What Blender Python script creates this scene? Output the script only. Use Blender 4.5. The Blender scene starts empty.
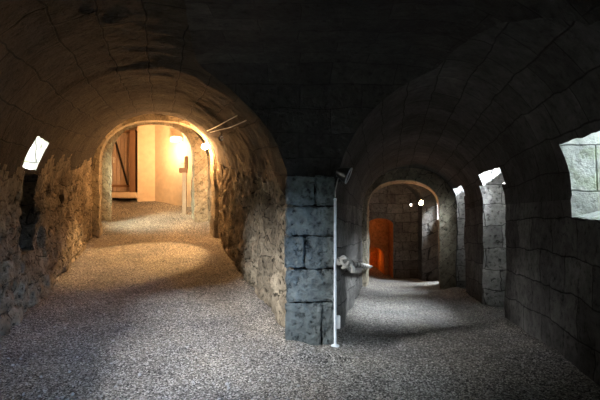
import bpy, bmesh, math, random
import numpy as np
from mathutils import Vector, noise, Euler, Quaternion
random.seed(7)
SC = bpy.context.scene
COL = SC.collection
EYE = 1.6
F = 430.0

# ------------------------------------------------------------------ camera, world, exposure
cd = bpy.data.cameras.new('camera'); cam = bpy.data.objects.new('camera', cd); COL.objects.link(cam)
cam.location = (0, 0, EYE); cam.rotation_euler = (math.radians(90), 0, 0)
cd.sensor_width = 36; cd.lens = F/600*36; cd.clip_start = .05
SC.camera = cam
SC.view_settings.view_transform = 'Standard'; SC.view_settings.look = 'None'
SC.view_settings.gamma = 1; SC.view_settings.use_curve_mapping = False
SC.view_settings.exposure = 0.0
w = bpy.data.worlds.new('world'); SC.world = w; w.use_nodes = True
bg = w.node_tree.nodes['Background']; bg.inputs[0].default_value = (.72, .86, 1, 1); bg.inputs[1].default_value = 1.6

def area(name, loc, aim, sx, sy, power, col=(.80, .90, 1), spread=180):
    l = bpy.data.lights.new(name, 'AREA'); l.shape = 'RECTANGLE'; l.size = sx; l.size_y = sy
    l.energy = power; l.color = col; l.spread = math.radians(spread)
    o = bpy.data.objects.new(name, l); COL.objects.link(o); o.location = loc
    o.rotation_euler = (Vector(aim)-Vector(loc)).to_track_quat('-Z', 'Y').to_euler()
    return o

# side walls of the left (a) and right (b) passage, and the window shafts:
# name, side, y0, y1, z0, z1 at the wall, outward rise, slant along y
def aL(y): return -3.40-.33*(y-5.1)
def aR(y): return -.18-.32*(y-5.1)
def bL(y): return .38+.20*(y-4.8)
def bR(y): return 1.74+.20*y
WIN = [('window_1', 1, 3.05, 4.2, 1.28, 2.20, .8, -.9),
       ('window_2', 1, 6.28, 7.60, 1.55, 2.25, 1.5, -.8),
       ('window_3', 1, 9.45, 10.5, 1.42, 2.05, 1.5, -.8),
       ('window_4', 1, 11.9, 12.6, .9, 1.75, 1.1, -.5),
       ('window_5', -1, 5.35, 6.05, 1.80, 2.68, 1.2, -.9),
       ('window_6', -1, 12.0, 12.93, 1.6, 3.1, .6, -.9),
       ('window_7', -1, 3.0, 4.2, 1.55, 2.5, 1.15, -1.6),
       ('added_window', 1, 1.3, 2.3, 1.35, 1.92, .45, -1.9)]  # last entry: unseen shaft, added to throw bluish light onto the pier
# ------------------------------------------------------------------ daylight through the shafts
POW = {'window_1': 330, 'window_2': 3200, 'window_3': 2300, 'window_4': 900, 'window_5': 1300, 'window_6': 620, 'window_7': 2050, 'added_window': 1150}
BLUE = {'window_6': (.95, 1, .75), 'added_window': (.30, .56, 1), 'window_1': (.72, .86, 1), 'window_7': (.96, .97, 1), 'window_5': (.95, .97, 1)}
for slot, sd, ya, yb, z0, z1, rise, nd in WIN:
    if slot == 'window_4':
        area('daylight_window_4', (4.7, 12.15, 2.2), (3.8, 12.62, .6), .4, .4, 320, (.85, .93, 1)); continue
    f = bR if sd > 0 else aL
    ym = (ya+yb)/2; d = 1.72; zm = (z0+z1)/2
    area('daylight_'+slot, (f(ym)+sd*d, ym+nd*d/1.8, zm+.1+.78*rise*d), (f(ym), ym, zm-.05), (yb-ya), (.6 if slot == 'added_window' else (z1-z0)+.3+.4*rise*d), POW[slot], BLUE.get(slot, (.82, .91, 1)))
def point(name, loc, p, col, r=.04):
    l = bpy.data.lights.new(name, 'POINT'); l.energy = p; l.color = col; l.shadow_soft_size = r
    o = bpy.data.objects.new(name, l); COL.objects.link(o); o.location = loc; return o
point('bulb_light', (-2.62, 11.4, 2.97), 480, (1, .48, .16))
point('end_room_light', (-4.3, 14.3, 3.3), 165, (1, .56, .25))
point('passage_bulb_light', (3.15, 11.6, 1.5), 16, (1, .44, .16))
point('recess_light', (2.5, 13.95, .8), .8, (1, .42, .1))
point('inner_recess_light', (2.45, 15.0, -.4), 3, (1, .36, .07))
l = bpy.data.lights.new('added_pool_spot', 'SPOT'); l.energy = 900; l.color = (1, .6, .26); l.spot_size = math.radians(62); l.spot_blend = .35; l.shadow_soft_size = .05  # hidden spot, added to lay the warm pool on the floor
o = bpy.data.objects.new('added_pool_spot', l); COL.objects.link(o); o.location = (-2.62, 10.6, 2.9)
o.rotation_euler = (Vector((-3.6, 9.4, 0))-o.location).to_track_quat('-Z', 'Y').to_euler()

# ------------------------------------------------------------------ plan of the two passages (y = distance from the camera)
def lerp_table(T, y):
    if y <= T[0][0]: return T[0][1:]
    for a, b in zip(T, T[1:]):
        if y <= b[0]:
            t = (y-a[0])/(b[0]-a[0]); return tuple(p+(q-p)*t for p, q in zip(a[1:], b[1:]))
    return T[-1][1:]
def stations(T, step):
    ys = []
    for a, b in zip(T, T[1:]):
        n = max(1, int(math.ceil((b[0]-a[0])/step)))
        ys += [a[0]+(b[0]-a[0])*i/n for i in range(n)]
    return ys+[T[-1][0]]
# y, left x, right x, spring z, crown z, exponent   (z above the eye)
TA = [(-3.5, aL(-3.5), aR(-3.5), -.15, 1.42, 2), (5, aL(5), aR(5), -.1, 1.52, 2), (9, aL(9), aR(9), .4, 1.86, 2),
      (11.2, aL(11.2), aR(11.2), .75, 2.24, 2), (11.26, aL(11.2)+.16, aR(11.2)-.12, .85, 2.08, 2.5),
      (11.9, aL(11.9)+.16, aR(11.9)-.12, .95, 2.14, 2.5), (11.96, aL(11.9), aR(11.9), .9, 2.35, 2.4),
      (12.9, aL(12.9), aR(12.9)-.1, 1.0, 2.4, 2.4), (12.96, aL(12.9)+.30, aR(12.9)-.5, 1.1, 2.26, 2.6),
      (14.2, aL(14.2)+.1, aR(14.2)-.5, 1.3, 2.5, 2.6)]
TB = [(-3.5, bL(-3.5), bR(-3.5), 0, 1.44, 2), (3.5, bL(3.5), bR(3.5), .02, 1.39, 1.85), (4.8, bL(4.8), bR(4.8), -.02, 1.38, 1.85),
      (10.6, bL(10.6), bR(10.6), -.2, .80, 2), (10.66, bL(10.6)+.12, bR(10.6)-.40, -.2, .49, 2.2),
      (11.4, bL(11.4)+.12, bR(11.4)-.36, -.22, .44, 2.2), (11.46, bL(11.4), bR(11.4), -.2, .62, 2.2),
      (12.6, 1.92, 4.0, -.25, .56, 2.2), (12.66, 1.93, 3.60, -.25, .52, 2.2), (13.6, 2.05, 3.74, -.3, .5, 2.2)]
ZA = [(-4, -1.6), (5.1, -1.6), (7, -1.52), (9, -1.36), (11.8, -.96), (14, -.42), (15.8, .05), (17, .05)]
ZB = [(-4, -1.6), (4.3, -1.6), (10.8, -2.22), (13.5, -2.47), (17, -2.5)]
def floor_z(x, y):
    za = lerp_table(ZA, y)[0]; zb = lerp_table(ZB, y)[0]
    div = .1 if y < 4.8 else (aR(y)+bL(y))/2
    t = min(1, max(0, (x-div+.25)/.5)); t = t*t*(3-2*t)
    z = za*(1-t)+zb*t+EYE
    z += .035*noise.noise(Vector((x*.7, y*.7, 3)))+.012*noise.noise(Vector((x*3, y*3, 1)))
    # gravel banked against the walls
    d = min(abs(x-aL(y)), abs(x-aR(y)) if y > 4.3 else 9, abs(x-bL(y)) if y > 4.3 else 9, abs(x-bR(y)))
    return z+.07*math.exp(-(d/.22)**2)

# ------------------------------------------------------------------ node materials
def newmat(name):
    m = bpy.data.materials.new(name); m.use_nodes = True; nt = m.node_tree
    return m, nt, nt.nodes['Principled BSDF']
def N(nt, t, **k):
    n = nt.nodes.new(t)
    for a, b in k.items():
        if a in n.inputs: n.inputs[a].default_value = b
        else: setattr(n, a, b)
    return n
def simple(name, col, rough=.6, metal=0, emit=None, estr=0, bump=0, scale=40):
    m, nt, p = newmat(name)
    p.inputs['Base Color'].default_value = (*col, 1); p.inputs['Roughness'].default_value = rough; p.inputs['Metallic'].default_value = metal
    if emit: p.inputs['Emission Color'].default_value = (*emit, 1); p.inputs['Emission Strength'].default_value = estr
    tc = N(nt, 'ShaderNodeTexCoord'); no = N(nt, 'ShaderNodeTexNoise', Scale=scale, Detail=4.0)
    nt.links.new(tc.outputs['Object'], no.inputs['Vector'])
    r = N(nt, 'ShaderNodeMapRange'); r.inputs['To Min'].default_value = .75; r.inputs['To Max'].default_value = 1.2
    nt.links.new(no.outputs[0], r.inputs[0])
    mx = N(nt, 'ShaderNodeMix', data_type='RGBA', blend_type='MULTIPLY'); mx.inputs[0].default_value = 1
    mx.inputs[6].default_value = (*col, 1); nt.links.new(r.outputs[0], mx.inputs[7]); nt.links.new(mx.outputs[2], p.inputs['Base Color'])
    if bump:
        b = N(nt, 'ShaderNodeBump', Strength=bump, Distance=.01); nt.links.new(no.outputs[0], b.inputs['Height']); nt.links.new(b.outputs[0], p.inputs['Normal'])
    return m

def ramp(nt, src, stops):
    r = N(nt, 'ShaderNodeValToRGB'); e = r.color_ramp.elements
    while len(e) < len(stops): e.new(.5)
    for el, (p, c) in zip(e, stops): el.position = p; el.color = c if len(c) == 4 else (*c, 1)
    nt.links.new(src, r.inputs[0]); return r
def mul(nt, a, b, fac=1.0, mode='MULTIPLY'):
    mx = N(nt, 'ShaderNodeMix', data_type='RGBA', blend_type=mode); mx.inputs[0].default_value = fac
    nt.links.new(a, mx.inputs[6]); nt.links.new(b, mx.inputs[7]); return mx.outputs[2]
def g(v): return (v, v, v)

def stone(name, kind, c1, c2, bw, bh, mortar=.012, joint=.25, bump=1.0, pits=.6, moss=0, warp=.05, lose=0):
    """kind 'ashlar' = coursed blocks, 'rubble' = irregular stones; UV in metres"""
    m, nt, p = newmat(name); L = nt.links.new
    tc = N(nt, 'ShaderNodeTexCoord')
    wn = N(nt, 'ShaderNodeTexNoise', Scale=2.2, Detail=3.0); L(tc.outputs['Object'], wn.inputs['Vector'])
    sub = N(nt, 'ShaderNodeVectorMath', operation='SUBTRACT'); sub.inputs[1].default_value = (.5, .5, .5); L(wn.outputs[1], sub.inputs[0])
    scl = N(nt, 'ShaderNodeVectorMath', operation='SCALE'); scl.inputs['Scale'].default_value = warp*2; L(sub.outputs[0], scl.inputs[0])
    add = N(nt, 'ShaderNodeVectorMath', operation='ADD'); L(tc.outputs['UV'], add.inputs[0]); L(scl.outputs[0], add.inputs[1])
    def brick(bw, bh, ms):
        b = N(nt, 'ShaderNodeTexBrick', offset=.5); b.inputs['Scale'].default_value = 1
        b.inputs['Brick Width'].default_value = bw; b.inputs['Row Height'].default_value = bh
        b.inputs['Mortar Size'].default_value = ms; b.inputs['Mortar Smooth'].default_value = .6
        b.inputs['Color1'].default_value = (.62, .62, .62, 1); b.inputs['Color2'].default_value = (1.15, 1.15, 1.15, 1)
        b.inputs['Mortar'].default_value = (.8, .8, .8, 1)
        L(add.outputs[0], b.inputs['Vector']); return b
    if kind == 'ashlar':
        b = brick(bw, bh, mortar); tone = b.outputs['Color']; jf = b.outputs['Fac']      # jf 1 in the joint
    else:
        mp = N(nt, 'ShaderNodeMapping'); mp.inputs['Scale'].default_value = (1/bw, 1/bh, 1); L(add.outputs[0], mp.inputs[0])
        v = N(nt, 'ShaderNodeTexVoronoi', feature='DISTANCE_TO_EDGE', voronoi_dimensions='2D', Scale=1.0, Randomness=.72)
        v2 = N(nt, 'ShaderNodeTexVoronoi', feature='F1', voronoi_dimensions='2D', Scale=1.0, Randomness=.72)
        L(mp.outputs[0], v.inputs['Vector']); L(mp.outputs[0], v2.inputs['Vector'])
        jr = N(nt, 'ShaderNodeMapRange'); jr.inputs['From Min'].default_value = 0.0; jr.inputs['From Max'].default_value = mortar/bh*2.6
        jr.inputs['To Min'].default_value = 1; jr.inputs['To Max'].default_value = 0; L(v.outputs[0], jr.inputs[0]); jf = jr.outputs[0]
        sp = N(nt, 'ShaderNodeSeparateColor'); L(v2.outputs['Color'], sp.inputs[0])
        tr = ramp(nt, sp.outputs[0], [(0, g(.6)), (1, g(1.15))]); tone = tr.outputs[0]
    # large stains, middle mottling, fine grain
    n1 = N(nt, 'ShaderNodeTexNoise', Scale=.9, Detail=5.0, Roughness=.65); L(tc.outputs['Object'], n1.inputs['Vector'])
    n2 = N(nt, 'ShaderNodeTexNoise', Scale=9.0, Detail=6.0, Roughness=.7); L(tc.outputs['Object'], n2.inputs['Vector'])
    n3 = N(nt, 'ShaderNodeTexNoise', Scale=18.0, Detail=4.0, Roughness=.6); L(tc.outputs['Object'], n3.inputs['Vector'])
    base = ramp(nt, n1.outputs[0], [(.35, c1), (.65, c2)])
    col = mul(nt, base.outputs[0], tone, .8)
    col = mul(nt, col, ramp(nt, n2.outputs[0], [(.3, g(.5)), (.7, g(1.3))]).outputs[0], .8)
    pit = ramp(nt, n3.outputs[0], [(.32, g(0)), (.43, g(1))])
    col = mul(nt, col, pit.outputs[0], pits*.7)
    if lose:
        nj = N(nt, 'ShaderNodeTexNoise', Scale=3.1, Detail=2.0); L(tc.outputs['Object'], nj.inputs['Vector'])
        rj = ramp(nt, nj.outputs[0], [(.40, g(.1)), (.60, g(1))]); mj = N(nt, 'ShaderNodeMath', operation='MULTIPLY')
        L(jf, mj.inputs[0]); L(rj.outputs[0], mj.inputs[1]); jf = mj.outputs[0]
    jc = ramp(nt, jf, [(0, g(1)), (1, g(joint))]); col = mul(nt, col, jc.outputs[0])
    if moss:
        nm = N(nt, 'ShaderNodeTexNoise', Scale=6.0, Detail=5.0); L(tc.outputs['Object'], nm.inputs['Vector'])
        mr = ramp(nt, nm.outputs[0], [(.5, g(0)), (.62, g(1))])
        mx = N(nt, 'ShaderNodeMix', data_type='RGBA'); mx.inputs[7].default_value = (.20, .26, .06, 1)
        ml = N(nt, 'ShaderNodeMath', operation='MULTIPLY'); ml.inputs[1].default_value = moss
        L(mr.outputs[0], ml.inputs[0]); L(ml.outputs[0], mx.inputs[0]); L(col, mx.inputs[6]); col = mx.outputs[2]
    L(col, p.inputs['Base Color']); p.inputs['Roughness'].default_value = .92
    p.inputs['Specular IOR Level'].default_value = .25
    # height
    def mad(src, k, acc=None):
        q = N(nt, 'ShaderNodeMath', operation='MULTIPLY_ADD'); L(src, q.inputs[0]); q.inputs[1].default_value = k
        if acc is None: q.inputs[2].default_value = 0
        else: L(acc, q.inputs[2])
        return q.outputs[0]
    h = mad(jf, -.035); h = mad(n2.outputs[0], .07, h); h = mad(pit.outputs[0], .018*pits, h); h = mad(n3.outputs[0], .012, h)
    bw_ = N(nt, 'ShaderNodeRGBToBW'); L(tone, bw_.inputs[0]); h = mad(bw_.outputs[0], .03, h)
    bp = N(nt, 'ShaderNodeBump', Strength=bump, Distance=1.0); L(h, bp.inputs['Height']); L(bp.outputs[0], p.inputs['Normal'])
    return m

lime1, lime2 = (.36, .31, .23), (.50, .45, .36)
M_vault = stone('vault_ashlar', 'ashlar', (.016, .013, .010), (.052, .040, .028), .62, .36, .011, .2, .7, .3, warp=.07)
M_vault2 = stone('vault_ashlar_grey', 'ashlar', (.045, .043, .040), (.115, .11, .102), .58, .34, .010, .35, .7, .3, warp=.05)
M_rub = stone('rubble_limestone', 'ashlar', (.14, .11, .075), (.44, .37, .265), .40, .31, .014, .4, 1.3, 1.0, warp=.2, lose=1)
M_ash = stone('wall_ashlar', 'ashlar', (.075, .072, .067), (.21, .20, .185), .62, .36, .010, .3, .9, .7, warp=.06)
M_end = stone('end_wall_stone', 'ashlar', (.10, .098, .095), (.24, .235, .225), .5, .3, .012, .4, .9, .7, warp=.1)
M_ring = stone('arch_ring_stone', 'ashlar', (.25, .215, .155), (.42, .37, .28), .42, .3, .008, .5, .9, .8, warp=.13)
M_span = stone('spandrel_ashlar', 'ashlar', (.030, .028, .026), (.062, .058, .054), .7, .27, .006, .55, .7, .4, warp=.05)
M_shaft = stone('shaft_stone', 'ashlar', (.50, .50, .46), (.62, .62, .56), .6, .42, .010, .3, .5, .3, moss=.3)
M_shaft2 = stone('niche_stone', 'ashlar', (.36, .35, .33), (.60, .58, .54), .55, .38, .010, .4, 1.1, .8, warp=.12)
M_pier = stone('pier_stone', 'rubble', (.08, .095, .095), (.20, .225, .215), 3, 3, .001, 1, 1.0, .8)
M_recess = stone('ochre_plaster', 'rubble', (.55, .22, .07), (.68, .30, .10), 2, 2, .001, .9, .5, .3)

def gravel_mat():
    m, nt, p = newmat('gravel'); L = nt.links.new
    tc = N(nt, 'ShaderNodeTexCoord')
    v = N(nt, 'ShaderNodeTexVoronoi', Scale=85.0, Randomness=1.0); L(tc.outputs['Object'], v.inputs['Vector'])
    n = N(nt, 'ShaderNodeTexNoise', Scale=1.3, Detail=4.0); L(tc.outputs['Object'], n.inputs['Vector'])
    n2 = N(nt, 'ShaderNodeTexNoise', Scale=24.0, Detail=5.0, Roughness=.8); L(tc.outputs['Object'], n2.inputs['Vector'])
    sp = N(nt, 'ShaderNodeSeparateColor'); L(v.outputs['Color'], sp.inputs[0])
    c = ramp(nt, sp.outputs[0], [(0, (.025, .024, .023)), (.45, (.17, .162, .15)), (.85, (.34, .32, .295)), (1, (.66, .63, .58))]).outputs[0]
    c = mul(nt, c, ramp(nt, n.outputs[0], [(.3, (.72, .72, .74)), (.7, (1.15, 1.12, 1.05))]).outputs[0])
    c = mul(nt, c, ramp(nt, n2.outputs[0], [(.35, g(.5)), (.65, g(1.35))]).outputs[0], .8)
    L(c, p.inputs['Base Color']); p.inputs['Roughness'].default_value = .95; p.inputs['Specular IOR Level'].default_value = .2
    inv = N(nt, 'ShaderNodeMath', operation='MULTIPLY_ADD'); L(v.outputs['Distance'], inv.inputs[0]); inv.inputs[1].default_value = -.9
    L(n2.outputs[0], inv.inputs[2])
    bp = N(nt, 'ShaderNodeBump', Strength=.8, Distance=.015); L(inv.outputs[0], bp.inputs['Height']); L(bp.outputs[0], p.inputs['Normal'])
    return m
M_gravel = gravel_mat()
M_plaster = simple('plaster', (.66, .55, .42), .9, bump=.3, scale=6)
M_wood = simple('grey_brown_wood', (.46, .37, .31), .7, bump=.4, scale=14)
M_tan = simple('weathered_pale_wood', (.34, .29, .23), .8, bump=.3, scale=12)
M_wood2 = simple('brown_wood', (.20, .11, .06), .7, bump=.4, scale=14)
M_dark = simple('dark_iron', (.03, .028, .026), .5, .6)
M_black = simple('black_plastic', (.012, .012, .012), .35)
M_steel = simple('grey_steel', (.78, .82, .86), .35, .25)
M_white = simple('white_plastic', (.75, .75, .74), .5)
M_rope = simple('rope_fibre', (.42, .40, .36), .9, bump=.5, scale=60)
M_rope2 = simple('dark_rope_fibre', (.10, .09, .08), .9, bump=.5, scale=60)
M_cable = simple('grey_cable', (.55, .54, .5), .45)
M_cabled = simple('black_cable', (.04, .035, .03), .5)
M_bulb_w = simple('bulb_glass', (1, 1, 1), .3, emit=(1, .95, .88), estr=60)
M_bulb_f = simple('bulb_glass_warm', (1, 1, 1), .3, emit=(1, .66, .32), estr=40)
M_bulb_s = simple('bulb_glass_dim', (1, 1, 1), .3, emit=(1, .93, .82), estr=12)
M_glass = simple('lamp_cover', (1, .9, .75), .3, emit=(1, .74, .40), estr=14)
M_lens = simple('clear_lens', (.35, .38, .4), .08)

# ------------------------------------------------------------------ mesh helpers
def mesh_obj(name, verts, faces, mats, uv=None, midx=None, smooth=True, parent=None):
    me = bpy.data.meshes.new(name); me.from_pydata([tuple(v) for v in verts], [], faces)
    for m in (mats if isinstance(mats, (list, tuple)) else [mats]): me.materials.append(m)
    if midx is not None: me.polygons.foreach_set('material_index', midx)
    if uv is not None:
        l = me.uv_layers.new(name='UVMap'); arr = np.zeros(len(me.loops)*2, dtype=np.float32)
        i = 0
        for f in uv:
            for c in f: arr[i] = c[0]; arr[i+1] = c[1]; i += 2
        l.data.foreach_set('uv', arr)
    me.polygons.foreach_set('use_smooth', [smooth]*len(me.polygons)); me.update()
    o = bpy.data.objects.new(name, me); COL.objects.link(o)
    if parent is not None: o.parent = parent
    return o
def setp(o, label=None, cat=None, group=None, kind=None):
    if label: o['label'] = label
    if cat: o['category'] = cat
    if group: o['group'] = group
    if kind: o['kind'] = kind
    return o
def empty(name, loc, label, cat, group=None, rot=(0, 0, 0)):
    o = bpy.data.objects.new(name, None); COL.objects.link(o); o.location = loc; o.rotation_euler = rot
    o.empty_display_size = .1; return setp(o, label, cat, group)
def bm_obj(name, bm, mat, parent=None, smooth=True, sharp=35):
    bmesh.ops.recalc_face_normals(bm, faces=bm.faces)
    me = bpy.data.meshes.new(name); bm.to_mesh(me); bm.free(); me.materials.append(mat)
    me.polygons.foreach_set('use_smooth', [smooth]*len(me.polygons))
    if smooth: me.set_sharp_from_angle(angle=math.radians(sharp))
    o = bpy.data.objects.new(name, me); COL.objects.link(o)
    if parent is not None: o.parent = parent
    return o
def box(bm, c, s, rot=None, bev=.004):
    r = bmesh.ops.create_cube(bm, size=1); vs = r['verts']
    for v in vs:
        v.co = Vector((v.co.x*s[0], v.co.y*s[1], v.co.z*s[2]))
    if bev:
        es = list({e for v in vs for e in v.link_edges})
        rr = bmesh.ops.bevel(bm, geom=es, offset=min(bev, min(s)*.3), segments=2, affect='EDGES')
        vs = list({v for f in rr['faces'] for v in f.verts} | {v for v in vs if v.is_valid})
    for v in vs:
        p = v.co
        if rot: p = rot @ p
        v.co = p+Vector(c)
def tube(bm, pts, r, seg=10, cap=True):
    pts = [Vector(p) for p in pts]; rings = []
    up = Vector((0, 0, 1)); prev = None
    for i, p in enumerate(pts):
        t = (pts[min(i+1, len(pts)-1)]-pts[max(i-1, 0)]).normalized()
        if prev is None:
            a = t.orthogonal().normalized()
        else:
            a = (prev-t*prev.dot(t)).normalized()
        prev = a; b = t.cross(a)
        rr = r[i] if isinstance(r, (list, tuple)) else r
        rings.append([bm.verts.new(p+(a*math.cos(k*2*math.pi/seg)+b*math.sin(k*2*math.pi/seg))*rr) for k in range(seg)])
    for A, B in zip(rings, rings[1:]):
        for k in range(seg): bm.faces.new((A[k], A[(k+1) % seg], B[(k+1) % seg], B[k]))
    if cap: bm.faces.new(rings[0][::-1]); bm.faces.new(rings[-1])
def lathe(bm, prof, origin, axis=(0, 0, 1), seg=24):
    q = Vector((0, 0, 1)).rotation_difference(Vector(axis)); rings = []
    for r, z in prof:
        if r < 1e-5: rings.append([bm.verts.new(q @ Vector((0, 0, z))+Vector(origin))]); continue
        rings.append([bm.verts.new(q @ Vector((r*math.cos(k*2*math.pi/seg), r*math.sin(k*2*math.pi/seg), z))+Vector(origin)) for k in range(seg)])
    for A, B in zip(rings, rings[1:]):
        for k in range(seg):
            k2 = (k+1) % seg
            if len(A) == 1 and len(B) == 1: continue
            if len(A) == 1: bm.faces.new((A[0], B[k2], B[k]))
            elif len(B) == 1: bm.faces.new((A[k], A[k2], B[0]))
            else: bm.faces.new((A[k], A[k2], B[k2], B[k]))

# ------------------------------------------------------------------ passages cut out of one mass of masonry
def relief(p, n, amp):
    v = noise.fractal(p*1.1, 1, 2, 4)*.55+noise.noise(p*5.5)*.30+noise.noise(p*14)*.12
    return p+n*(v*amp)
def rubble(p, n, k):
    q = p+Vector(noise.noise_vector(p*2.5))*.08
    d, _ = noise.voronoi(Vector((q.x*2.9, q.y*2.9, q.z*3.6)))
    e = min(1, (d[1]-d[0])/.28)
    return p+n*(k*((1-e)**1.5*.06-.02*noise.cell(Vector(_[0])*7.3)))
def section(x0, x1, zf, zs, zc, k, ds):
    """closed profile in x,z (z above eye) with per-point class and arc length measured from the crown"""
    hw = (x1-x0)/2; cx = (x0+x1)/2; bot = zf-.5
    nb = 10; nw = 34; nv = 36
    P = []
    for i in range(nb): P.append((x1-(x1-x0)*i/nb, bot))                      # bottom, right to left
    for i in range(nw): P.append((x0, bot+(zs-bot)*i/nw))
    for i in range(nv*2):
        a = math.pi*(1-i/(nv*2)); c, s = math.cos(a), math.sin(a)
        P.append((cx+hw*math.copysign(abs(c)**(2/k), c), zs+(zc-zs)*abs(s)**(2/k)))
    for i in range(nw): P.append((x1, zs+(bot-zs)*i/nw))
    return P, nb, nw, nv
def tunnel(T, Z, step, amp, fine, mat_l, mat_v, mat_r):
    ys = stations(T, step); verts = []; S = []; K = None
    for y in ys:
        x0, x1, zs, zc, k = lerp_table(T, y); zf = lerp_table(Z, y)[0]
        P, nb, nw, nv = section(x0, x1, zf, zs, zc, k, .06); n = len(P)
        arc = [0]*n; crown = nb+nw+nv
        for i in range(crown+1, n): arc[i] = arc[i-1]+math.dist(P[i], P[i-1])
        for i in range(crown-1, -1, -1): arc[i] = arc[i+1]-math.dist(P[i], P[i+1])
        S.append(arc)
        for i in range(n):
            a, b = P[i-1], P[(i+1) % n]; t = Vector((b[0]-a[0], 0, b[1]-a[1])).normalized(); nrm = Vector((-t.z, 0, t.x))
            p = Vector((P[i][0], y, P[i][1]+EYE))
            am = amp*(1.0 if (nb <= i < nb+nw or i >= nb+nw+2*nv) else .45)
            q = relief(p, nrm, am) if ys[0] < y < ys[-1] else p
            if mat_l == 0 and ys[0] < y < 11.1 and (nb+3 < i < nb+nw+3 or i >= nb+nw+2*nv-3): q = rubble(q, nrm, 1.0)
            verts.append(q)
    faces = []; uv = []; mi = []
    slant = math.hypot(1, .25)
    for j in range(len(ys)-1):
        for i in range(n):
            i2 = (i+1) % n
            faces.append((j*n+i, j*n+i2, (j+1)*n+i2, (j+1)*n+i))
            s1 = S[j][i2] if i2 else S[j][n-1]+.06
            s2 = S[j+1][i2] if i2 else S[j+1][n-1]+.06
            u0, u1 = ys[j]*slant, ys[j+1]*slant
            uv.append(((u0, S[j][i]), (u0, s1), (u1, s2), (u1, S[j+1][i])))
            jt = 5+6*noise.noise(Vector((ys[j]*1.9, 3.3, 0)))+1.5*noise.noise(Vector((ys[j]*4, 1.3, 0)))
            jr_ = 5+6*noise.noise(Vector((ys[j]*1.9, 9.3, 0)))+1.5*noise.noise(Vector((ys[j]*4, 7.3, 0)))
            if mat_l == 4: jt = jr_ = 0
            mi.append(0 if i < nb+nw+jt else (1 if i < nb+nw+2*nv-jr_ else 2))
            ym = (ys[j]+ys[j+1])/2
            if mat_l == 0 and 11.2 < ym < 11.9: mi[-1] = 4
            if mat_l == 0 and ym > 12.9: mi[-1] = 5
            if mat_l == 4 and 10.6 < ym < 11.4: mi[-1] = 6
    for base, rev in ((0, False), ((len(ys)-1)*n, True)):
        f = [base+i for i in range(n)]
        if not rev: f = f[::-1]
        faces.append(tuple(f)); uv.append([(verts[q].x, verts[q].z) for q in f]); mi.append(3)
    return verts, faces, uv, mi

def end_flat(me): pass
# material slots shared by every solid (index = which piece of the setting it becomes)
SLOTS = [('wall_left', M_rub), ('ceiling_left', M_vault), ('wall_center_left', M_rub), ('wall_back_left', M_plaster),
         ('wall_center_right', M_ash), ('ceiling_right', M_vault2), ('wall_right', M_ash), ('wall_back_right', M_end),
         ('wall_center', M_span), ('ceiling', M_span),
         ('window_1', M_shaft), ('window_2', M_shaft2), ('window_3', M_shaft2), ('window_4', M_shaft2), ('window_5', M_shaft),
         ('window_6', M_shaft), ('window_7', M_shaft), ('added_window', M_shaft), ('door_recess', M_recess), ('outer', M_span), ('trim_1', M_ring), ('trim_2', M_ring), ('trim_3', M_ring)]
ALL = [m for _, m in SLOTS]
IDX = {n: i for i, (n, _) in enumerate(SLOTS)}

def solid(name, verts, faces, uv, mi):
    o = mesh_obj(name, verts, faces, ALL, uv, mi)
    bm = bmesh.new(); bm.from_mesh(o.data); bmesh.ops.recalc_face_normals(bm, faces=bm.faces)
    big = [f for f in bm.faces if len(f.verts) > 4]; bmesh.ops.triangulate(bm, faces=big)
    bm.to_mesh(o.data); bm.free(); return o
def hexa(p8, slot, div=1):
    """p8: near face 4 points, far face 4 points (same order)"""
    bm = bmesh.new(); v = [bm.verts.new(p) for p in p8]
    for f in ((0, 1, 2, 3), (7, 6, 5, 4), (0, 4, 5, 1), (1, 5, 6, 2), (2, 6, 7, 3), (3, 7, 4, 0)): bm.faces.new([v[i] for i in f])
    if div > 1:
        bmesh.ops.subdivide_edges(bm, edges=bm.edges[:], cuts=div, use_grid_fill=True)
        bmesh.ops.recalc_face_normals(bm, faces=bm.faces)
        bm.normal_update()
        for q in bm.verts: q.co = relief(q.co.copy(), q.normal, .05)
    bmesh.ops.recalc_face_normals(bm, faces=bm.faces)
    verts = [q.co.copy() for q in bm.verts]; faces = [tuple(q.index for q in f.verts) for f in bm.faces]
    bm.verts.index_update(); faces = [tuple(q.index for q in f.verts) for f in bm.faces]
    uv = []
    for f in bm.faces:
        nn = f.normal; ax = max(range(3), key=lambda k: abs(nn[k]))
        uv.append([((c.co.y if ax != 1 else c.co.x), (c.co.z if ax != 2 else c.co.x)) for c in f.verts])
    bm.free()
    return verts, faces, uv, [IDX[slot]]*len(faces)

cut = []
def mapsl(m, base): return [base[k] if k < 4 else IDX['trim_%d' % (k-3)] for k in m]
va, fa, ua, ma = tunnel(TA, ZA, .055, .085, True, 0, 1, 2)
cut.append(solid('cutA', va, fa, ua, [{0: 0, 1: 1, 2: 2, 3: 3}[k] for k in ma] if 0 else mapsl(ma, (0, 1, 2, 3))))
vb, fb, ub, mb = tunnel(TB, ZB, .07, .06, True, 4, 1, 2)
cut.append(solid('cutB', vb, fb, ub, [{0: 4, 1: 5, 2: 6, 3: 7}[k] for k in mb] if 0 else mapsl(mb, (4, 5, 6, 7))))
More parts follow.
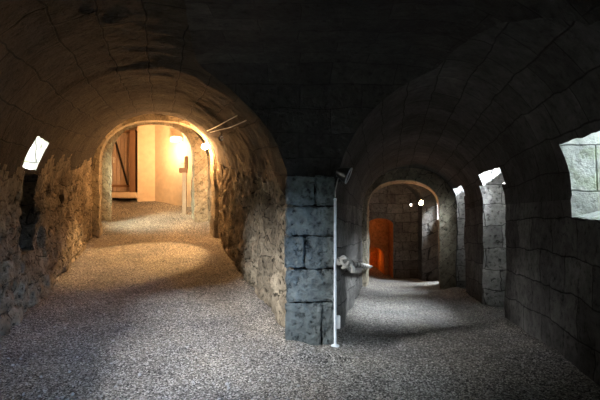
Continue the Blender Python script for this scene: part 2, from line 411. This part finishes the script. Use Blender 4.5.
# chamber in front of the pier: upright spandrel wall at y = 4.8 turning into a low flat vault
def chamber():
    prof = [(-3.0, -2.2), (4.84, -2.2)]
    for i in range(1, 45): prof.append((4.84-.0*i, -2.2+3.22*i/45))
    R = .42; top = 1.47
    for i in range(9):
        a = math.pi/2*i/8; prof.append((4.84-R+R*math.cos(a), top-R+R*math.sin(a)))
    for i in range(1, 70): prof.append((4.84-R-7.4*i/70, top))
    prof.append((-3.0, top-.3))
    xs = [-1.5+i*(3.3/52) for i in range(53)]
    n = len(prof); verts = []; faces = []; uv = []; mi = []
    s = [0]
    for a, b in zip(prof, prof[1:]): s.append(s[-1]+math.dist(a, b))
    for ix, x in enumerate(xs):
        for i, (y, z) in enumerate(prof):
            a, b = prof[i-1], prof[(i+1) % n]; t = Vector((0, b[0]-a[0], b[1]-a[1])).normalized(); nr = Vector((0, t.z, -t.y))
            p = Vector((x, y, z+EYE-(0 if z < .9 else (z-.9)/.6*(.34*max(0, (x-.85)/.9)**3+.3*max(0, (-.7-x)/.75)**3)))); verts.append(relief(p, nr, .04) if 1 < i < n-1 else p)
    for ix in range(len(xs)-1):
        for i in range(n):
            i2 = (i+1) % n
            faces.append((ix*n+i, ix*n+i2, (ix+1)*n+i2, (ix+1)*n+i)); s2 = s[i2] if i2 else s[-1]+1
            uv.append(((xs[ix], s[i]), (xs[ix], s2), (xs[ix+1], s2), (xs[ix+1], s[i])))
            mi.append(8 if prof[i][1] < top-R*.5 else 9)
    for base in (0, (len(xs)-1)*n):
        f = [base+i for i in range(n)]; faces.append(tuple(f)); uv.append([(verts[q].y, verts[q].z) for q in f]); mi.append(9)
    return verts, faces, uv, mi
cut.append(solid('cutC', *chamber()))
# plastered end room of the left passage
y0, y1 = 14.1, 15.9
cut.append(solid('room', *hexa([(-7.35, y0, .3), (-3.2, y0, .3), (-3.2, y0, 4.5), (-7.35, y0, 4.5), (-7.35, y1, .3), (-3.2, y1, .3), (-3.2, y1, 4.5), (-7.35, y1, 4.5)], 'wall_back_left')))
# ochre doorway at the end of the right passage
def arch_prism(x0, x1, z0, zs, zt, ya, yb, slot, seg=14):
    P = [(x0, z0), (x1, z0)]
    for i in range(seg+1):
        a = math.pi*i/seg; P.append(((x0+x1)/2+(x1-x0)/2*math.cos(a), zs+(zt-zs)*math.sin(a)))
    n = len(P); V = [(x, ya, z) for x, z in P]+[(x, yb, z) for x, z in P]
    Fc = [tuple(range(n)), tuple(range(2*n-1, n-1, -1))]+[(i, i+n, (i+1) % n+n, (i+1) % n) for i in range(n)]
    uv = [[(V[q][0]+V[q][1], V[q][2]) for q in f] for f in Fc]
    return V, Fc, uv, [IDX[slot]]*len(Fc)
cut.append(solid('recess', *arch_prism(2.13, 2.95, -1.6, .82, 1.02, 13.3, 14.3, 'door_recess')))
cut.append(solid('recess', *arch_prism(2.16, 2.80, -1.6, -.25, .02, 14.2, 15.7, 'door_recess')))

# window shafts: (slot, side, y0, y1, z0, z1 on the wall, outward rise, niche depth)
WALLT = 1.15
for slot, sd, ya, yb, z0, z1, rise, nd in WIN:
    f = bR if sd > 0 else aL
    def X(y, d): return f(y)+sd*d
    i_, o_ = -.55, 1.8
    k = rise
    p = [(X(ya, i_), ya, z0+k*i_*.0), (X(yb, i_), yb, z0), (X(yb, i_), yb, z1+k*i_), (X(ya, i_), ya, z1+k*i_),
         (X(ya, o_), ya+nd, z0+.5*k*o_), (X(yb, o_), yb+nd, z0+.5*k*o_), (X(yb, o_), yb+nd, z1+.25+k*o_), (X(ya, o_), ya+nd, z1+.25+k*o_)]
    cut.append(solid(slot, *hexa(p, slot, 14)))
# tall splayed niches under the windows (deep on the near side, dying out on the far side)
NICHE = [(1, 6.28, 7.6, .45, 1.75, -.9, 11), (1, 9.45, 10.5, .42, 1.6, -1.2, 12), (1, 11.9, 12.6, .9, 2.4, -1.3, 13),
         (-1, 5.40, 6.05, .24, 1.95, .9, 0), (-1, 12.05, 12.75, .3, 1.9, .2, 0)]
for sd, ya, yb, dep, z1, z0, sl in NICHE:
    f = bR if sd > 0 else aL
    def X(y, d): return f(y)+sd*d
    p = [(X(ya, -.2), ya, z0), (X(ya, dep), ya, z0), (X(ya, dep), ya, z1+(.45 if sd > 0 else 0)), (X(ya, -.2), ya, z1),
         (X(yb, -.2), yb+(.15 if sd > 0 and yb < 8 else 0), z0), (X(yb, dep), yb, z0), (X(yb, dep), yb, z1+(.45 if sd > 0 else 0)), (X(yb, -.2), yb+(.15 if sd > 0 and yb < 8 else 0), z1)]
    cut.append(solid('niche', *hexa(p, SLOTS[sl][0], 14)))

# rock mass
RB = [(aL(-5)-WALLT, -5), (bR(-5)+WALLT+1.5, -5), (bR(17)+WALLT, 17), (aL(17)-WALLT, 17)]
V = [(x, y, -2.2) for x, y in RB]+[(x, y, 5.6) for x, y in RB]
Fc = [(0, 3, 2, 1), (4, 5, 6, 7)]+[(i, (i+1) % 4, (i+1) % 4+4, i+4) for i in range(4)]
rock = solid('rock', V, Fc, [[(V[q][0], V[q][2]) for q in f] for f in Fc], [IDX['outer']]*6)
for c in cut:
    md = rock.modifiers.new('b', 'BOOLEAN'); md.operation = 'DIFFERENCE'; md.object = c; md.solver = 'MANIFOLD'
dg = bpy.context.evaluated_depsgraph_get(); dg.update()
me = bpy.data.meshes.new_from_object(rock.evaluated_get(dg), preserve_all_data_layers=True, depsgraph=dg)
for c in cut+[rock]: bpy.data.objects.remove(c)
print('ROCK', len(me.vertices), len(me.polygons), [m.name for m in me.materials], [l.name for l in me.uv_layers])
# split into the pieces of the setting
nv = len(me.vertices); co = np.zeros(nv*3); me.vertices.foreach_get('co', co); co = co.reshape(-1, 3)
nl = len(me.loops); lv = np.zeros(nl, int); me.loops.foreach_get('vertex_index', lv)
uvs = np.zeros(nl*2); me.uv_layers[0].data.foreach_get('uv', uvs); uvs = uvs.reshape(-1, 2)
npoly = len(me.polygons); ls = np.zeros(npoly, int); lt = np.zeros(npoly, int); mi = np.zeros(npoly, int)
me.polygons.foreach_get('loop_start', ls); me.polygons.foreach_get('loop_total', lt); me.polygons.foreach_get('material_index', mi)
print('SLOTS', {SLOTS[k][0]: int((mi == k).sum()) for k in set(mi.tolist())})
RENAME = {'door_recess': 'door_2', 'outer': 'wall_outside'}
for k, (nm, mat) in enumerate(SLOTS):
    ids = np.nonzero(mi == k)[0]
    if len(ids) == 0: continue
    remap = {}; vs = []; fs = []; uu = []
    for p in ids:
        a = ls[p]; t = []
        for l in range(a, a+lt[p]):
            q = int(lv[l])
            if q not in remap: remap[q] = len(vs); vs.append(co[q])
            t.append(remap[q])
        fs.append(tuple(t)); uu.append(uvs[a:a+lt[p]])
    o = mesh_obj(RENAME.get(nm, nm), vs, fs, mat, uu)
    o.data.set_sharp_from_angle(angle=math.radians(32)); o['kind'] = 'structure'
bpy.data.meshes.remove(me)

# ------------------------------------------------------------------ floor
def make_floor():
    xs = np.arange(-9, 7.01, .06); ysn = np.concatenate([np.arange(-4.5, 1, .2), np.arange(1, 17.01, .06)])
    V = [(x, y, floor_z(x, y)) for y in ysn for x in xs]; n = len(xs)
    Fc = [(j*n+i, j*n+i+1, (j+1)*n+i+1, (j+1)*n+i) for j in range(len(ysn)-1) for i in range(n-1)]
    o = mesh_obj('floor', V, Fc, M_gravel); o['kind'] = 'structure'
make_floor()

# ------------------------------------------------------------------ pier of squared stones between the passages
def dice(c0, c1, n=.035, bev=.014, amp=.03, seed=0):
    """one squared stone as a closed shell with worn arrises and a pitted face"""
    bm = bmesh.new(); box(bm, [(a+b)/2 for a, b in zip(c0, c1)], [b-a for a, b in zip(c0, c1)], bev=bev)
    cuts = max(1, int(max(b-a for a, b in zip(c0, c1))/n))
    longe = [e for e in bm.edges if e.calc_length() > .08]
    bmesh.ops.subdivide_edges(bm, edges=longe, cuts=cuts, use_grid_fill=True)
    bm.normal_update(); off = Vector((seed*3.1, seed*1.7, seed))
    ns = [(v, v.normal.copy()) for v in bm.verts]
    for v, nn in ns:
        q = v.co+off
        d = noise.noise(q*4)*amp*.8+noise.noise(q*13)*amp*.55+noise.noise(q*30)*amp*.3
        v.co = v.co+nn*d
    return bm
stones = []
bmall = bmesh.new()
tmp = bpy.data.meshes.new('t')
courses = [(-.15, .455, [-.17, .245, .40]), (.475, .825, [-.16, .40]), (.845, 1.19, [-.17, .055, .40]), (1.21, 1.52, [-.165, .40]),
           (1.54, 1.86, [-.16, .17, .40])]
k = 0
for z0, z1, xs in courses:
    for xa, xb in zip(xs, xs[1:]):
        k += 1
        b_ = dice((xa+.004, 4.76+random.uniform(-.012, .012), z0), (xb-.004, 5.25, z1), seed=k)
        b_.to_mesh(tmp); bmall.from_mesh(tmp); b_.free()
o = bm_obj('wall_pier', bmall, M_pier, sharp=50); o['kind'] = 'structure'

# ------------------------------------------------------------------ planks door and its frame
def planks(t, x0, x1, z0, z1, y, n, mat, name='door_panel'):
    bm = bmesh.new(); wd = (x1-x0)/n
    for i in range(n): box(bm, (x0+wd*(i+.5), y, (z0+z1)/2), (wd-.012, .04, z1-z0), bev=.006)
    return bm_obj(name, bm, mat, t)
DY = 15.72
def wx(px, y): return (px-300)/F*y
def wz(py, y): return EYE+(200-py)/F*y
# plaster end walls
def prism(name, plan, z0, z1, mat):
    n = len(plan); V = [(x, y, z0) for x, y in plan]+[(x, y, z1) for x, y in plan]
    Fc = [tuple(range(n-1, -1, -1)), tuple(range(n, 2*n))]+[(i, (i+1) % n, (i+1) % n+n, i+n) for i in range(n)]
    o = mesh_obj(name, V, Fc, mat, smooth=False); o['kind'] = 'structure'; return o
xa = wx(138, 15.4); xc = wx(155, 15.5)
prism('wall_end', [(xa, 15.35), (xc, 15.5), (wx(186, 14.9), 14.75), (-3.0, 14.6), (-3.0, 16.1), (xa, 16.1)], .8, 4.6, M_plaster)
dr = empty('door_1', (wx(122, DY), DY, wz(192, DY)), None, None); dr['kind'] = 'structure'
bz = wz(192, DY); X0 = wx(109, DY); X1 = wx(132, DY); ZT = wz(133, DY)
def loc(p): return (p[0]-dr.location.x, p[1]-DY, p[2]-bz)
lx0, lx1, lt_ = X0-dr.location.x, X1-dr.location.x, ZT-bz
pl = planks(dr, lx0, lx1, .02, lt_, 0, 6, M_wood)
bm = bmesh.new(); box(bm, ((lx0+lx1)/2, -.035, .22), (lx1-lx0-.03, .035, .09))
bm_obj('rail', bm, M_wood2, dr)
bm = bmesh.new(); a = Vector((wx(116, DY)-dr.location.x, -.04, wz(141, DY)-bz)); b = Vector((wx(128, DY)-dr.location.x, -.04, wz(185, DY)-bz))
ang = math.atan2((b-a).x, -(b-a).z); box(bm, (a+b)/2, (.06, .035, (b-a).length), rot=Euler((0, -ang, 0)).to_matrix()); bm_obj('brace', bm, M_dark, dr)
bm = bmesh.new(); hx = wx(114, DY)-dr.location.x; hz = wz(160, DY)-bz
box(bm, (hx, -.03, hz), (.06, .02, .22)); tube(bm, [(hx, -.04, hz+.03), (hx, -.09, hz+.03), (hx+.09, -.09, hz+.03)], .012)
h = bm_obj('handle', bm, M_white, dr); h['label'] = 'pale metal door handle'
bm = bmesh.new(); box(bm, (lx1+.13, -.12, lt_/2), (.2, .36, lt_+.1)); box(bm, (lx0-.05, -.03, lt_/2), (.08, .12, lt_+.1))
box(bm, ((lx0+lx1)/2+.05, -.03, lt_+.06), (lx1-lx0+.2, .14, .1)); bm_obj('frame', bm, M_wood2, dr)
bm = bmesh.new(); box(bm, ((lx0+lx1)/2+.1, -.25, -.12), (lx1-lx0+.5, .6, .2), bev=.02)
s_ = bm_obj('threshold', bm, M_plaster, dr); s_['label'] = 'pale stone door step'

# ------------------------------------------------------------------ wooden post with a small box on it, end of the left passage
PY = 13.9; px_, pz_ = wx(184, PY), floor_z(wx(184, PY), PY)
t = empty('sign_post', (px_, PY, pz_-.02), 'pale wooden post with a dark box at the end of the left passage', 'post')
hh = wz(172, PY)-pz_
bm = bmesh.new(); box(bm, (.02, 0, hh/2), (.13, .09, hh)); bm_obj('post', bm, M_tan, t)
bm = bmesh.new(); box(bm, (-.02, 0, hh+.07), (.26, .10, .16), bev=.01); bm_obj('box', bm, M_wood2, t)
bm = bmesh.new(); box(bm, (.07, .02, hh+.33), (.11, .08, .40), bev=.01); bm_obj('board', bm, M_wood2, t)
bm = bmesh.new(); box(bm, (-.06, -.01, hh+.24), (.10, .03, .16), bev=.01)
q = bm_obj('notice', bm, M_white, t); q['label'] = 'small pale notice'

# ------------------------------------------------------------------ lamps
def bulb(name, loc, r, mat, label, group=None, axis=(0, 0, -1), stem=.10):
    t = empty(name, loc, label, 'lamp', group)
    ax = Vector(axis)
    bm = bmesh.new(); lathe(bm, [(0, r*1.05), (r*.5, r*.9), (r*.87, r*.5), (r, 0), (r*.85, -r*.55), (r*.55, -r*1.0), (r*.36, -r*1.4), (0, -r*1.4)], (0, 0, 0), ax, 20)
    bm_obj('glass', bm, mat, t)
    bm = bmesh.new(); lathe(bm, [(0, -r*1.3), (r*.42, -r*1.3), (r*.5, -r*1.5), (r*.5, -r*2.3), (r*.3, -r*2.6), (0, -r*2.6)], (0, 0, 0), ax, 16)
    bm_obj('socket', bm, M_black, t)
    bm = bmesh.new(); tube(bm, [ax*(-r*2.5), ax*(-r*2.5-stem)], .012); bm_obj('stem', bm, M_dark, t)
    return t
def lamp_light(name, loc, p, col, r):
    l = bpy.data.lights.new(name, 'POINT'); l.energy = p; l.color = col; l.shadow_soft_size = r
    o = bpy.data.objects.new(name, l); COL.objects.link(o); o.location = loc; return o
def at(px, py, y): return Vector((wx(px, y), y, wz(py, y)))
p = at(205, 146.5, 11.4); bulb('light_bulb', p, .085, M_bulb_w, 'bright bare bulb on the right wall of the left passage, at the inner arch', stem=.3, axis=(-1, 0, -.6))
p = at(421, 203, 12.2); bulb('light_bulb', p, .06, M_bulb_f, 'larger warm glowing bulb of the pair deep in the right passage', stem=.2, axis=(-.5, 0, -1))
p = at(411, 205, 13.1); bulb('light_bulb', p, .028, M_bulb_s, 'tiny dim white bulb left of the warm one in the right passage', stem=.1)
t = empty('wall_lamp', at(176, 139, 14.72), 'glaring oval lamp on the plaster end wall of the left passage', 'lamp')
bm = bmesh.new(); box(bm, (0, .05, 0), (.42, .06, .2), bev=.02); bm_obj('back_plate', bm, M_white, t)
bm = bmesh.new(); lathe(bm, [(.16, 0), (.15, .04), (.10, .075), (0, .09)], (0, .02, 0), (0, -1, 0), 24)
for v in bm.verts: v.co.x *= 1.25; v.co.z *= .55
bm_obj('lamp_cover', bm, M_glass, t)

# ------------------------------------------------------------------ floodlight on the pier corner and its post
fy = 4.66; c = at(344, 174, fy)
t = empty('spotlight', c, 'round black spotlight on the upper corner of the pier', 'spotlight')
ax = Vector((.9, -.22, -.38)).normalized()
bm = bmesh.new(); lathe(bm, [(0, -.09), (.035, -.085), (.06, -.05), (.082, .01), (.09, .05), (.084, .052), (.076, .02), (.0, .0)], (0, 0, 0), ax, 28)
bm_obj('housing', bm, M_black, t)
bm = bmesh.new(); lathe(bm, [(.086, .046), (.094, .05), (.094, .06), (.084, .062), (.082, .05)], (0, 0, 0), ax, 28)
q = bm_obj('rim', bm, M_steel, t); q['label'] = 'shiny metal front rim'
bm = bmesh.new(); lathe(bm, [(0, .040), (.05, .038), (.078, .03), (0, .025)], (0, 0, 0), ax, 24); bm_obj('lens', bm, M_lens, t)
bm = bmesh.new(); box(bm, (-.06, .06, .0), (.03, .16, .05)); box(bm, (-.06, .14, -.02), (.08, .012, .12)); bm_obj('bracket', bm, M_black, t)

# slim steel post at the corner of the pier
PX, PYY = wx(335.2, 4.66), 4.66
fz = floor_z(PX, PYY)
t = empty('metal_post', (PX, PYY, fz-.02), 'thin upright steel post at the right corner of the stone pier', 'post')
H = wz(198, PYY)-fz
bm = bmesh.new(); tube(bm, [(0, 0, 0), (0, 0, H)], .015, 14); bm_obj('pole', bm, M_steel, t)
bm = bmesh.new(); lathe(bm, [(0, 0), (.045, 0), (.045, .012), (.02, .02), (.017, .03)], (0, 0, .02), seg=20); bm_obj('base_plate', bm, M_steel, t)
bm = bmesh.new(); lathe(bm, [(.0, .02), (.012, .018), (.019, .006), (.018, 0), (.016, -.01)], (0, 0, H), seg=14); bm_obj('cap', bm, M_steel, t)
rz = wz(259, PYY)-fz
bm = bmesh.new()
tube(bm, [(.015+.03*math.sin(a)*1.0, -.0+.0*a, rz+.03*math.cos(a)) for a in [i*math.pi/8 for i in range(17)]], .006, 8, cap=False)
bm_obj('ring', bm, M_dark, t)
# cable from the spotlight down to the post
bm = bmesh.new()
tube(bm, [c+Vector((-.05, .04, -.02)), c+Vector((-.075, .0, -.09)), Vector((PX+.002, PYY, wz(190, PYY))), Vector((PX, PYY, wz(198, PYY)+.01))], .0055, 8)
o = bm_obj('cable', bm, M_cable); setp(o, 'thin pale cable from the spotlight down to the steel post', 'cable')
# little junction box
jc = at(338.2, 322, 4.69)
t = empty('junction_box', jc, 'small white box low beside the steel post', 'box')
bm = bmesh.new(); box(bm, (0, 0, 0), (.045, .04, .14), bev=.006); bm_obj('casing', bm, M_white, t)
bm = bmesh.new(); box(bm, (0, -.022, 0), (.036, .008, .12), bev=.003); bm_obj('lid', bm, M_white, t)

# ------------------------------------------------------------------ barrier rope
A = Vector((PX+.035, PYY-.01, wz(261, PYY))); B = at(370.5, 266.5, 10.72)
n = 220; path = []
for i in range(n+1):
    s = i/n; p = A.lerp(B, s); p.z -= .10*s*(1-s); p.x += .11*math.sin(math.pi*min(1, s*1.0))**.7
    path.append(p)
t = empty('barrier_rope', A, 'thick twisted rope strung from the steel post into the right passage', 'rope')
R = .024
for k in range(3):
    pts = []
    for i, p in enumerate(path):
        tt = (path[min(i+1, n)]-path[max(i-1, 0)]).normalized(); a = tt.orthogonal().normalized(); b = tt.cross(a)
        th = i*2*math.pi/13+k*2*math.pi/3
        Rk = R*(1.05-.35*i/n); pts.append(p+(a*math.cos(th)+b*math.sin(th))*Rk*.95-A)
    bm = bmesh.new(); tube(bm, pts, [R*(1.05-.35*i/n) for i in range(n+1)], 7); bm_obj('strand', bm, M_rope if k else M_rope2, t)
# loops of the knot at the post
bm = bmesh.new(); pts = []
for i in range(97):
    a = i/96*2*math.pi*3
    pts.append(Vector((.05+.030*math.cos(a)+.03*i/96*1.0, .034*math.sin(a*1.0)-.01, -.004+.05*math.sin(a*2/3+.6)-.02*i/96)))
tube(bm, pts, .017, 10); bm_obj('knot', bm, M_rope, t)
bm = bmesh.new(); tube(bm, [Vector((.12, -.02, -.03)), Vector((.15, -.04, -.06)), Vector((.15, -.045, -.12))], [.02, .02, .024], 10); bm_obj('tail', bm, M_rope, t)
# hook that takes the far end
t = empty('wall_hook', B+Vector((-.02, .02, .02)), 'small iron hook taking the far end of the rope on the arch jamb', 'hook')
bm = bmesh.new(); tube(bm, [(-.14, .04, 0), (0, 0, 0), (.03, -.03, -.03), (.03, -.04, .02)], .012, 10); bm_obj('shank', bm, M_dark, t)
bm = bmesh.new(); lathe(bm, [(0, 0), (.05, 0), (.045, .012), (0, .014)], (-.12, .035, 0), (1, -.2, 0), 16); bm_obj('wall_plate', bm, M_dark, t)

def on_vault(px, py, off=.05):
    y = 2.0
    while y < 14:
        x0, x1, zs, zc, k = lerp_table(TA, y); x, z = wx(px, y), wz(py, y)-EYE
        c = (x0+x1)/2; hw = (x1-x0)/2-off
        if abs(x-c) > hw or (z > zs and (abs(x-c)/hw)**k+((z-zs)/(zc-zs-off))**k > 1): return at(px, py, y)
        y += .02
    return at(px, py, y)
# ------------------------------------------------------------------ cables over the left vault
def cable(pix, r, mat, label, name='cable', group=None):
    pts = [on_vault(q[0], q[1], q[2]) for q in pix]; full = []
    for i in range(len(pts)-1):
        p0 = pts[max(i-1, 0)]; p1 = pts[i]; p2 = pts[i+1]; p3 = pts[min(i+2, len(pts)-1)]
        for s in range(8):
            u = s/8
            full.append(.5*((2*p1)+(p2-p0)*u+(2*p0-5*p1+4*p2-p3)*u*u+(3*p1-p0-3*p2+p3)*u**3))
    full.append(pts[-1]); bm = bmesh.new(); tube(bm, full, r, 8); o = bm_obj(name, bm, mat); setp(o, label, 'cable', group); return o
cable([(207, 131, .07), (216, 127, .11), (226, 121.5, .11), (237, 115.5, .07)], .007, M_cable, 'upper of two pale cables slung from the left vault near the bulb')
cable([(210, 132.5, .07), (219, 130, .1), (228, 128, .12), (237, 124.5, .11), (246, 120.5, .07)], .007, M_cable, 'lower of two pale cables slung from the left vault near the bulb')
t = empty('hook_ring', on_vault(221, 138.5, .12), 'small iron ring hanging from the left vault below the cables', 'ring')
bm = bmesh.new(); tube(bm, [(.035*math.cos(i*math.pi/10), 0, .035*math.sin(i*math.pi/10)) for i in range(21)], .008, 8, cap=False); bm_obj('ring', bm, M_steel, t)
bm = bmesh.new(); tube(bm, [(0, .0, .035), (0, .0, .12)], .006, 8); bm_obj('hanger', bm, M_dark, t)

# ------------------------------------------------------------------ loose stones lying on the floor
rnd = random.Random(5); ico = bmesh.new(); bmesh.ops.create_icosphere(ico, subdivisions=1, radius=1)
iv = [v.co.copy() for v in ico.verts]; ifc = [tuple(v.index for v in f.verts) for f in ico.faces]; ico.free()
V = []; Fc = []
while len(V) < 5200*len(iv):
    y = 3.3+(rnd.random()**1.6)*8; x = rnd.uniform(aL(y)+.12, bR(y)-.12)
    if y > 4.6 and aR(y)-.08 < x < bL(y)+.08: continue
    s = rnd.uniform(.004, .010)*(1+.9*(rnd.random() < .06)); z = floor_z(x, y); b = len(V)
    e = Euler((rnd.random()*6, rnd.random()*6, rnd.random()*6)).to_matrix(); sx, sy, sz = (rnd.uniform(.7, 1.5), rnd.uniform(.7, 1.2), rnd.uniform(.5, .9))
    for q in iv:
        w_ = e @ Vector((q.x*sx, q.y*sy, q.z*sz)); V.append((x+w_.x*s, y+w_.y*s, z+w_.z*s*.8+s*.35))
    Fc += [tuple(i+b for i in f) for f in ifc]
M_peb = simple('loose_stones', (.36, .345, .32), .9, scale=9)
o = mesh_obj('gravel', V, Fc, M_peb, smooth=False); setp(o, 'small loose grey stones strewn over the gravel floor', 'gravel', None, 'stuff')
